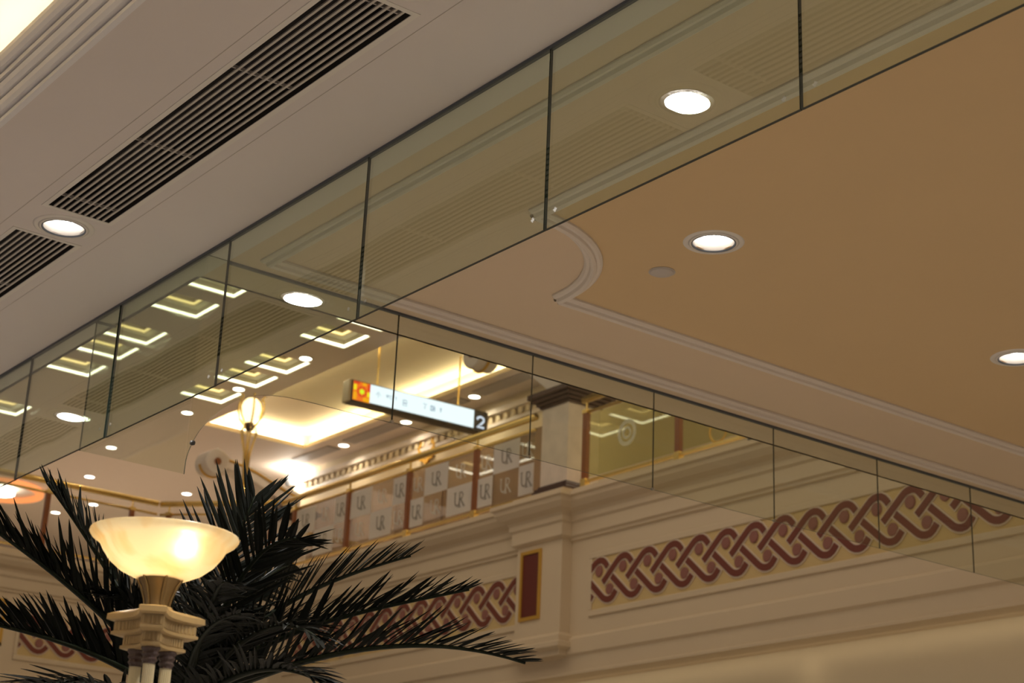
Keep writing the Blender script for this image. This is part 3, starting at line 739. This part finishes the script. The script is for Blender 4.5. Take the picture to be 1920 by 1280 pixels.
for a, b in zip(xs, xs[1:]): pane(B, 'y', 0, a+.0012-6, b-.0012-6, 4.031-ZC, -.0005, .008, 'glassB')
MB().box((3.335-6, -.004, -.012), (xs[-1]-6, .014, 0)).build('top_seal', 'seal', B)
for x in xs[:4]: MB().box((x-6-.007, -.004, 4.028-ZC), (x-6+.007, .012, 4.028-ZC+.012)).build('clip', 'steel', B)
# flared corner pane of B with its return behind A
curve = [on_y(*q, YB) for q in ((735, 793), (680, 779), (620, 763), (560, 748), (520, 741), (480, 740), (450, 748), (425, 760), (400, 780), (375, 805), (360, 832), (350, 856), (338, 887))]
cpts = [(q.x-6, q.z-ZC) for q in curve]; cpts[0] = (4.2925-6, 4.028-ZC); cpts[-1] = (3.229-6, 3.552-ZC)
# smooth the edge
def smooth(p, it=2):
    for _ in range(it):
        o_ = [p[0]]
        for a, b in zip(p, p[1:]): o_ += [(a[0]*.75+b[0]*.25, a[1]*.75+b[1]*.25), (a[0]*.25+b[0]*.75, a[1]*.25+b[1]*.75)]
        p = o_ + [p[-1]]
    return p
cs = smooth(cpts)
cp = pane(B, 'y', 0, 0, 0, 0, 0, .009, 'glassB', 'corner_pane', poly=[(4.2925-6, -.0005)] + cs + [(3.229-6, -.0005)], skip=(-2,))
rp = pane(B, 'x', 3.222-6, 0, 0, 0, 0, .008, 'glassB', 'return_pane', poly=[(0, 3.552-ZC), (7.846-YB, 3.905-ZC), (7.846-YB, -.0005), (0, -.0005)], skip=(-1,))
MB().box((3.22-6, 7.84-YB, -.012), (3.333-6, 7.852-YB, -.0005)).build('bracket', 'seal', B)
cc = on_y(361, 830, YB-.02)
MB().lathe([(.001, -.012), (.011, -.008), (.013, 0), (.011, .008), (.001, .012)], 12, (cc.x-6, cc.y-YB, cc.z-ZC)).build('clip', 'darksteel', B, True)

# ------------------------------------------------------------------ grilles in the left ceiling
gl_lab = {1: 'long dark slot grille in the pinkish ceiling, above the hanging glass', 2: 'dark slot grille cut off by the left edge below the downlight'}
for i, (y0, y1) in enumerate(grilles):
    t = tag(empty('ceiling_grille', ((GX0+GX1)/2, (y0+y1)/2, ZC)), gl_lab.get(i, ('nearest slot grille, beyond the top of the picture', '', '', 'slot grille mirrored in the far glass panes', 'farthest slot grille beyond the left picture edge')[i]), 'grille', 'slot grilles of the left ceiling')
    hw, L_ = (GX1-GX0)/2, y1-y0
    bm_ = MB()
    for s in (-1, 1):
        bm_.poly([(s*hw, -L_/2, 0), (s*hw, L_/2, 0), (s*hw, L_/2, .16), (s*hw, -L_/2, .16)]); bm_.poly([(-hw, s*L_/2, 0), (hw, s*L_/2, 0), (hw, s*L_/2, .16), (-hw, s*L_/2, .16)])
    bm_.poly([(-hw, -L_/2, .16), (hw, -L_/2, .16), (hw, L_/2, .16), (-hw, L_/2, .16)]); bm_.build('duct', 'black', t)
    fm = MB(); e = .022
    for s in (-1, 1):
        fm.box((s*hw-(0 if s > 0 else e), -L_/2-e, -.003), (s*hw+(e if s > 0 else 0), L_/2+e, .0)); fm.box((-hw, s*(L_/2+e/2)-e/2, -.003), (hw, s*(L_/2+e/2)+e/2, 0))
    fm.build('frame', 'trim', t)
    N = 10; pit = 2*hw/N
    sm = MB().box((-.0047, -L_/2, -.001), (.0047, L_/2, .006)).mesh('slat', 'slat')
    for k in range(1, N): put('slat', sm, t, (-hw+k*pit, 0, 0))
    cb = MB().box((-hw, -.004, .030), (hw, .004, .042)).mesh('cross_bar', 'slat')
    for k in (.03, .333, .667, .97): put('cross_bar', cb, t, (0, -L_/2+k*L_, 0))
# thin panel seams either side of the grille strip
for x in (GX0-.075, GX1+.075): MB().box((x-.0012, -3, ZC-.0015), (x+.0012, 14.9, ZC)).build('panel_seam', 'slat', cl)

# ------------------------------------------------------------------ downlights
DL = dict(
    cone=MB().lathe([(.108, -.002), (.112, -.006), (.100, -.010), (.090, -.004), (.086, .02), (.078, .055), (.074, .06)], 40).mesh('reflector', 'trim', True),
    lens=MB().lathe([(.001, .052), (.04, .05), (.076, .045), (.076, .06), (.001, .06)], 40).mesh('lens', 'lens', True),
    ring=MB().lathe([(.118, 0), (.124, -.004), (.112, -.006), (.112, 0)], 40).mesh('dark_ring', 'seal'))
DL2 = dict(DL)
def downlight(x, y, label, group, power, col):
    t = tag(empty('ceiling_downlight', (x, y, ZC)), label, 'light', group)
    put('reflector', DL['cone'], t); put('lens', DL['lens'], t)
    put('trim_ring', TR, t); put('dark_ring', SR, t)
    lamp('downlight_beam', 'AREA', (x, y, ZC-.012), power, col, .15, spread=2.6)
    return t
SR = MB().lathe([(.0905, -.0045), (.0945, -.0108), (.0975, -.0108), (.0975, -.006)], 40).mesh('dark_ring', 'seal')  # thin dark ring round the reflector lip
TR = MB().lathe([(.10, -.004), (.125, -.007), (.135, -.003), (.136, 0)], 40).mesh('trim_ring', 'trim', True)
ll = ['nearest downlight of the left grille row, out of frame at the top', 'downlight of the left grille row mirrored in the upper right glass pane', 'round downlight between two dark slot grilles at the left edge',
      'downlight of the left grille row mirrored in the left glass panes', 'farthest downlight of the left grille row']
for y, l in zip(LY, ll): downlight(2.59, y, l, 'downlights between the slot grilles', P_LEFT, (1, .95, .92))
for k, (x, y) in enumerate(RXY):
    lab = {(4.807, 4.955): 'round downlight in the tan ceiling beside the small round detector', (6.952, 4.955): 'round downlight at the right edge of the tan ceiling'}.get((x, y),
          'out of frame downlight of the tan ceiling, %s column from the glass, %s row' % ({4.807: 'first', 6.952: 'second', 9.10: 'third'}[x], {0.0: 'nearest', 2.48: 'middle', 4.955: 'farthest'}[y]))
    downlight(x, y, lab, 'downlights of the tan ceiling', P_RIGHT, (1, .86, .68))
sd = tag(empty('smoke_detector', (4.87, 5.358, ZC-.003)), 'small flat round grey disc on the tan ceiling below the downlight', 'detector')
MB().lathe([(.056, 0), (.056, -.006), (.050, -.010), (.001, -.011)], 32).build('cover', 'steelgrey' if 'steelgrey' in MT else 'slat', sd, True)
MB().lathe([(.060, 0), (.062, -.003), (.056, -.004)], 32).build('rim', 'slat', sd)

# wall washers under the facade
for i, y in enumerate((5.0, 8.2, 11.35, 14.5, 17.6, 20.7)):
    l_ = lamp('wall_washer', 'SPOT', (12.12, y, 4.555), P_WASH, (1, .82, .56), .12).data; l_.spot_size = 3.0; l_.spot_blend = 1
lamp('soffit_fill', 'AREA', (12.16, 13, 4.565), 7, (1, .84, .60), .1, (0, -.6, 0), sy=22)  # added fill strip, brightens the wall between the washers

# ------------------------------------------------------------------ torchiere
LD = 4.2; px = LD / F_PX
top = at_depth(300, 1085, LD)          # neck top centre
tz = top.z
T = tag(empty('torchiere', (top.x, top.y, 0)), 'tall torchiere with glowing alabaster bowl on a cream three column stand before the palm', 'floor lamp')
mm = px
bowl = [(30, -6), (52, 2), (78, 14), (98, 30), (112, 48), (119, 61), (126, 66), (135, 72), (140, 79), (139, 83), (134, 83), (124, 77), (113, 66), (104, 50), (88, 30), (68, 16), (48, 7), (28, 0)]
o = MB().lathe([(r*mm, tz+z*mm*1.02) for r, z in bowl], 64).build('bowl', 'alabaster', T, True)
o['label'] = 'glowing cream alabaster bowl'
neck = [(41, 4), (42, 1), (39, -4), (33, -14), (28, -26), (24, -38), (22, -48), (23, -58)]
MB().lathe([(r*mm, tz+z*mm) for r, z in neck], 40).build('neck', 'lampbronze', T, True)
for k in range(6):
    a = k*PI/3 + .35; c_, s_ = math.cos(a), math.sin(a)
    MB().tube([(c_*(r+1.5)*mm, s_*(r+1.5)*mm, tz+z*mm) for r, z in neck[1:]], [2*mm, 3.2*mm, 3.8*mm, 3.4*mm, 3*mm, 2.6*mm, 2.2*mm], 6).build('leaf_rib', 'lampbronze', T, True)
def tri(R_, cut, conc, rot, n=8):
    """triangle with cut corners and hollow sides"""
    pts = []
    for k in range(3):
        a = rot + k*2*PI/3; d = Vector((math.cos(a), math.sin(a))); nrm = Vector((-d.y, d.x))
        p0 = d*R_ - nrm*cut; p1 = d*R_ + nrm*cut
        pts += [p0, p1]
        a2 = rot + (k+1)*2*PI/3; d2 = Vector((math.cos(a2), math.sin(a2))); n2 = Vector((-d2.y, d2.x)); q = d2*R_ - n2*cut
        mid = (p1+q)/2; inw = -mid.normalized()*conc
        for i in range(1, n):
            t_ = i/n; pts.append(p1.lerp(q, t_) + inw*(4*t_*(1-t_)))
    return [(p.x, p.y) for p in pts]
face = math.atan2(-top.y, -top.x) + math.radians(-4)      # one cut corner faces the viewer
def slab(name, z0, z1, levels, m_='lampcream'):
    mb = MB(); rr = []
    for R_, cut, conc, z in levels: rr.append([mb.bm.verts.new((u*mm, v*mm, tz+z*mm)) for u, v in tri(R_, cut, conc, face)])
    for a, b in zip(rr, rr[1:]):
        for i in range(len(a)): mb.bm.faces.new((a[i], a[(i+1) % len(a)], b[(i+1) % len(a)], b[i]))
    mb.bm.faces.new(rr[0]); mb.bm.faces.new(rr[-1][::-1])
    return mb.build(name, m_, T)
MB().lathe([(r*mm, tz+z*mm) for r, z in ((20, -52), (28, -54), (31, -57), (28, -60), (34, -63))], 32).build('collar', 'lampcream', T, True)
slab('abacus', 0, 0, [(55, 16, 8, -60), (80, 22, 18, -64), (90, 25, 22, -67), (91, 25, 22, -77), (83, 22, 22, -80)])
s1 = slab('upper_tier', 0, 0, [(76, 19, 22, -79), (76, 19, 22, -98), (81, 21, 22, -100), (81, 21, 22, -105), (64, 17, 18, -108)])
s2 = slab('lower_tier', 0, 0, [(55, 15, 14, -107), (55, 15, 14, -125), (60, 17, 14, -127), (60, 17, 14, -132), (44, 10, 8, -134)])
# reeded relief on the tiers
for par, R_, cut, conc, z0, z1 in ((s1, 76, 19, 22, -97, -82), (s2, 55, 15, 14, -124, -109)):
    mb = MB(); P_ = tri(R_, cut, conc, face, 16)
    for i in range(len(P_)):
        a, b = Vector(P_[i]), Vector(P_[(i+1) % len(P_)]); L_ = (b-a).length; k = max(1, int(L_/7.5))
        nrm = Vector((b.y-a.y, -(b.x-a.x))).normalized()
        for j in range(k):
            c_ = a.lerp(b, (j+.5)/k)
            mb.tube([((c_.x+nrm.x*.3)*mm, (c_.y+nrm.y*.3)*mm, tz+z0*mm), ((c_.x+nrm.x*.3)*mm, (c_.y+nrm.y*.3)*mm, tz+z1*mm)], 2.3*mm, 6)
    mb.build('reeding', 'lampcream', par)
for k in range(3):
    a = face + k*2*PI/3 + .0; cxx, cyy = math.cos(a)*32*mm, math.sin(a)*32*mm
    cp_ = [(r*mm, tz+z*mm) for r, z in ((17, -131), (18, -136), (14, -141), (16, -146), (12, -151), (15, -156), (11, -161), (12, -164))]
    MB().lathe(cp_, 20, (cxx, cyy, 0)).build('capital', 'lampdark', T)
    fl = []
    mb = MB(); nn = 40
    for z in (tz-162*mm, .12):
        fl.append([mb.bm.verts.new((cxx+(11 if i % 2 else 9.6)*mm*math.cos(2*PI*i/nn), cyy+(11 if i % 2 else 9.6)*mm*math.sin(2*PI*i/nn), z)) for i in range(nn)])
    for i in range(nn): mb.bm.faces.new((fl[0][i], fl[0][(i+1) % nn], fl[1][(i+1) % nn], fl[1][i]))
    mb.build('column', 'lampcol', T)
mb = MB(); mb.lathe([(.001, 0), (.19, 0), (.19, .04), (.16, .06), (.15, .10), (.10, .12), (.001, .125)], 40).build('base', 'lampcream', T)
# bulb inside the bowl, off centre towards the right wall
bp_ = at_depth(352, 1034, LD-.10)
lamp('bowl_bulb', 'POINT', (bp_.x, bp_.y, bp_.z+.005), .75, (1, .82, .52), .02)
bc = at_depth(300, 1020, LD)
lamp('bowl_bulb', 'POINT', (bc.x, bc.y, tz+.062), 2.0, (1, .80, .50), .03)

# ------------------------------------------------------------------ palm
PD = 5.7
base_px = (345, 1330)
pb = at_depth(*base_px, PD)
PALM = tag(empty('palm_tree', (pb.x, pb.y, 0)), 'dark green indoor palm with long feathery fronds behind the glowing torchiere', 'palm')
tp = [(0, 0, 0.3), (.02, .01, .9), (.0, .0, 1.6), (0, 0, pb.z-.05)]
MB().tube([(0, 0, .02), (0, 0, .35)], [.26, .32], 28).build('planter', 'lampcream', PALM)
mb = MB(); mb.tube(tp, [.10, .085, .075, .07], 14); mb.build('trunk', 'bark', PALM, True)
root = Vector((pb.x, pb.y, 0))
def bez(P, t):
    P = [Vector(p) for p in P]
    while len(P) > 1: P = [a.lerp(b, t) for a, b in zip(P, P[1:])]
    return P[0]
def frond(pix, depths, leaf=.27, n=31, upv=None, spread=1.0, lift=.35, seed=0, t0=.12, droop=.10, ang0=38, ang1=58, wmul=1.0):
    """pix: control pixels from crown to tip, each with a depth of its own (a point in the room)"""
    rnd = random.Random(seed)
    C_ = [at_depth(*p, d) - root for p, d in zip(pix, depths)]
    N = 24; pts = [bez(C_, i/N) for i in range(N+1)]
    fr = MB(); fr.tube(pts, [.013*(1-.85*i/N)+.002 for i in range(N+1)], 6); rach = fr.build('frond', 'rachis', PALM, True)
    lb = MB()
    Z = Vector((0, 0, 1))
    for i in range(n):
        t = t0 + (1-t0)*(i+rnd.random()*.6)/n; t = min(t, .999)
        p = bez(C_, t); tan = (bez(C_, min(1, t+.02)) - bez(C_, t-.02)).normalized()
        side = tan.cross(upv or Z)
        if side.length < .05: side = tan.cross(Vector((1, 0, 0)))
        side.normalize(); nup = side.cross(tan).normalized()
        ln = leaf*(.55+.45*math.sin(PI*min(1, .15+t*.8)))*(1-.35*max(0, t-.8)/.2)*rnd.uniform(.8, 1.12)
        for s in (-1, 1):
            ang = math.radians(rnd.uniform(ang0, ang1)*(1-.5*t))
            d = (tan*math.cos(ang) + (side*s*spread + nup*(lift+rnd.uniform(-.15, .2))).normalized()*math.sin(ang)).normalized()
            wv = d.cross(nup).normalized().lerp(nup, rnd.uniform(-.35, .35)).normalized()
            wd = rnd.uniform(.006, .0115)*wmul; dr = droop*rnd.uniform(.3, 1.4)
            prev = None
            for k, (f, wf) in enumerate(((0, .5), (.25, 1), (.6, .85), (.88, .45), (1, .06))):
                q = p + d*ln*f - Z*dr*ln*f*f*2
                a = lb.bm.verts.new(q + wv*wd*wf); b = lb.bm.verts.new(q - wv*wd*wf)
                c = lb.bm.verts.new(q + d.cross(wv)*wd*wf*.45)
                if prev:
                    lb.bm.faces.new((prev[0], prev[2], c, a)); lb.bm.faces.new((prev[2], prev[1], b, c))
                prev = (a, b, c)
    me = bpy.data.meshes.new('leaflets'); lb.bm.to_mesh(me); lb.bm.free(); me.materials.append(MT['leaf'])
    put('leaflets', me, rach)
bx, by = base_px
FR_ = [
    # left fronds
    (((bx, by), (250, 1190), (120, 1080), (-60, 960)), (PD, 5.6, 5.4, 5.3), dict(leaf=.23, n=46, wmul=1.15, lift=.9, spread=.55, seed=1, droop=.0)),
    (((bx, by), (240, 1240), (120, 1195), (-60, 1160)), (PD, 5.5, 5.2, 5.0), dict(leaf=.21, n=46, wmul=1.15, lift=1.2, spread=.4, seed=2, droop=.0)),
    (((bx, by), (250, 1140), (170, 1010), (88, 905)), (PD, 5.8, 5.9, 6.0), dict(leaf=.21, n=34, wmul=1.15, lift=.6, spread=.8, seed=3, droop=.0)),
    (((bx, by), (220, 1290), (120, 1262), (0, 1300)), (PD, 5.4, 5.1, 4.9), dict(leaf=.2, n=29, lift=.5, spread=.9, seed=4)),
    # upright
    (((bx, by), (390, 1150), (440, 1020), (478, 930)), (PD, 5.9, 6.0, 6.05), dict(leaf=.30, n=30, ang0=45, ang1=66, lift=.15, spread=1.0, seed=5, droop=-.03, upv=Vector((.5, .7, .4)))),
    (((bx, by), (410, 1150), (470, 1000), (560, 1010)), (PD, 5.6, 5.5, 5.3), dict(leaf=.26, n=28, ang0=45, ang1=66, lift=.3, spread=1.0, seed=6, droop=.0, upv=Vector((.3, .6, .7)))),
    (((bx, by), (380, 1180), (330, 1060), (300, 1010)), (PD, 6.0, 6.2, 6.4), dict(leaf=.22, n=29, lift=.3, seed=7, droop=.0, upv=Vector((.5, .7, .4)))),
    # right fronds
    (((bx, by), (450, 1150), (590, 1090), (770, 1042)), (PD, 5.8, 5.9, 6.0), dict(leaf=.20, n=35, lift=.75, spread=.6, seed=8, droop=.02)),
    (((bx, by), (470, 1180), (650, 1150), (880, 1105)), (PD, 5.6, 5.5, 5.5), dict(leaf=.22, n=38, lift=.7, spread=.6, seed=9, droop=.02)),
    (((bx, by), (500, 1250), (740, 1160), (985, 1243)), (PD, 5.5, 5.4, 5.3), dict(leaf=.22, n=39, lift=.85, spread=.5, seed=10, droop=.02)),
    (((bx, by), (430, 1200), (520, 1130), (600, 1200)), (PD, 5.4, 5.1, 4.9), dict(leaf=.22, n=32, lift=.4, seed=11)),
    (((bx, by), (430, 1260), (520, 1220), (620, 1290)), (PD, 5.4, 5.2, 5.0), dict(leaf=.22, n=31, lift=.5, seed=12)),
    (((bx, by), (370, 1200), (400, 1100), (420, 1090)), (PD, 5.4, 5.0, 4.8), dict(leaf=.22, n=29, lift=.2, seed=13, upv=Vector((.4, .6, .7)))),
    (((bx, by), (320, 1200), (260, 1120), (210, 1120)), (PD, 5.8, 5.6, 5.5), dict(leaf=.22, n=31, lift=.4, seed=14)),
    (((bx, by), (400, 1180), (480, 1080), (540, 1060)), (PD, 6.0, 6.2, 6.3), dict(leaf=.24, n=34, lift=.2, seed=15, upv=Vector((.4, .6, .7)))),
    (((bx, by), (350, 1240), (370, 1160), (450, 1150)), (PD, 5.5, 5.2, 5.0), dict(leaf=.24, n=31, lift=.3, seed=16)),
    (((bx, by), (400, 1240), (470, 1190), (560, 1160)), (PD, 5.7, 5.7, 5.8), dict(leaf=.24, n=34, lift=.3, seed=17)),
]
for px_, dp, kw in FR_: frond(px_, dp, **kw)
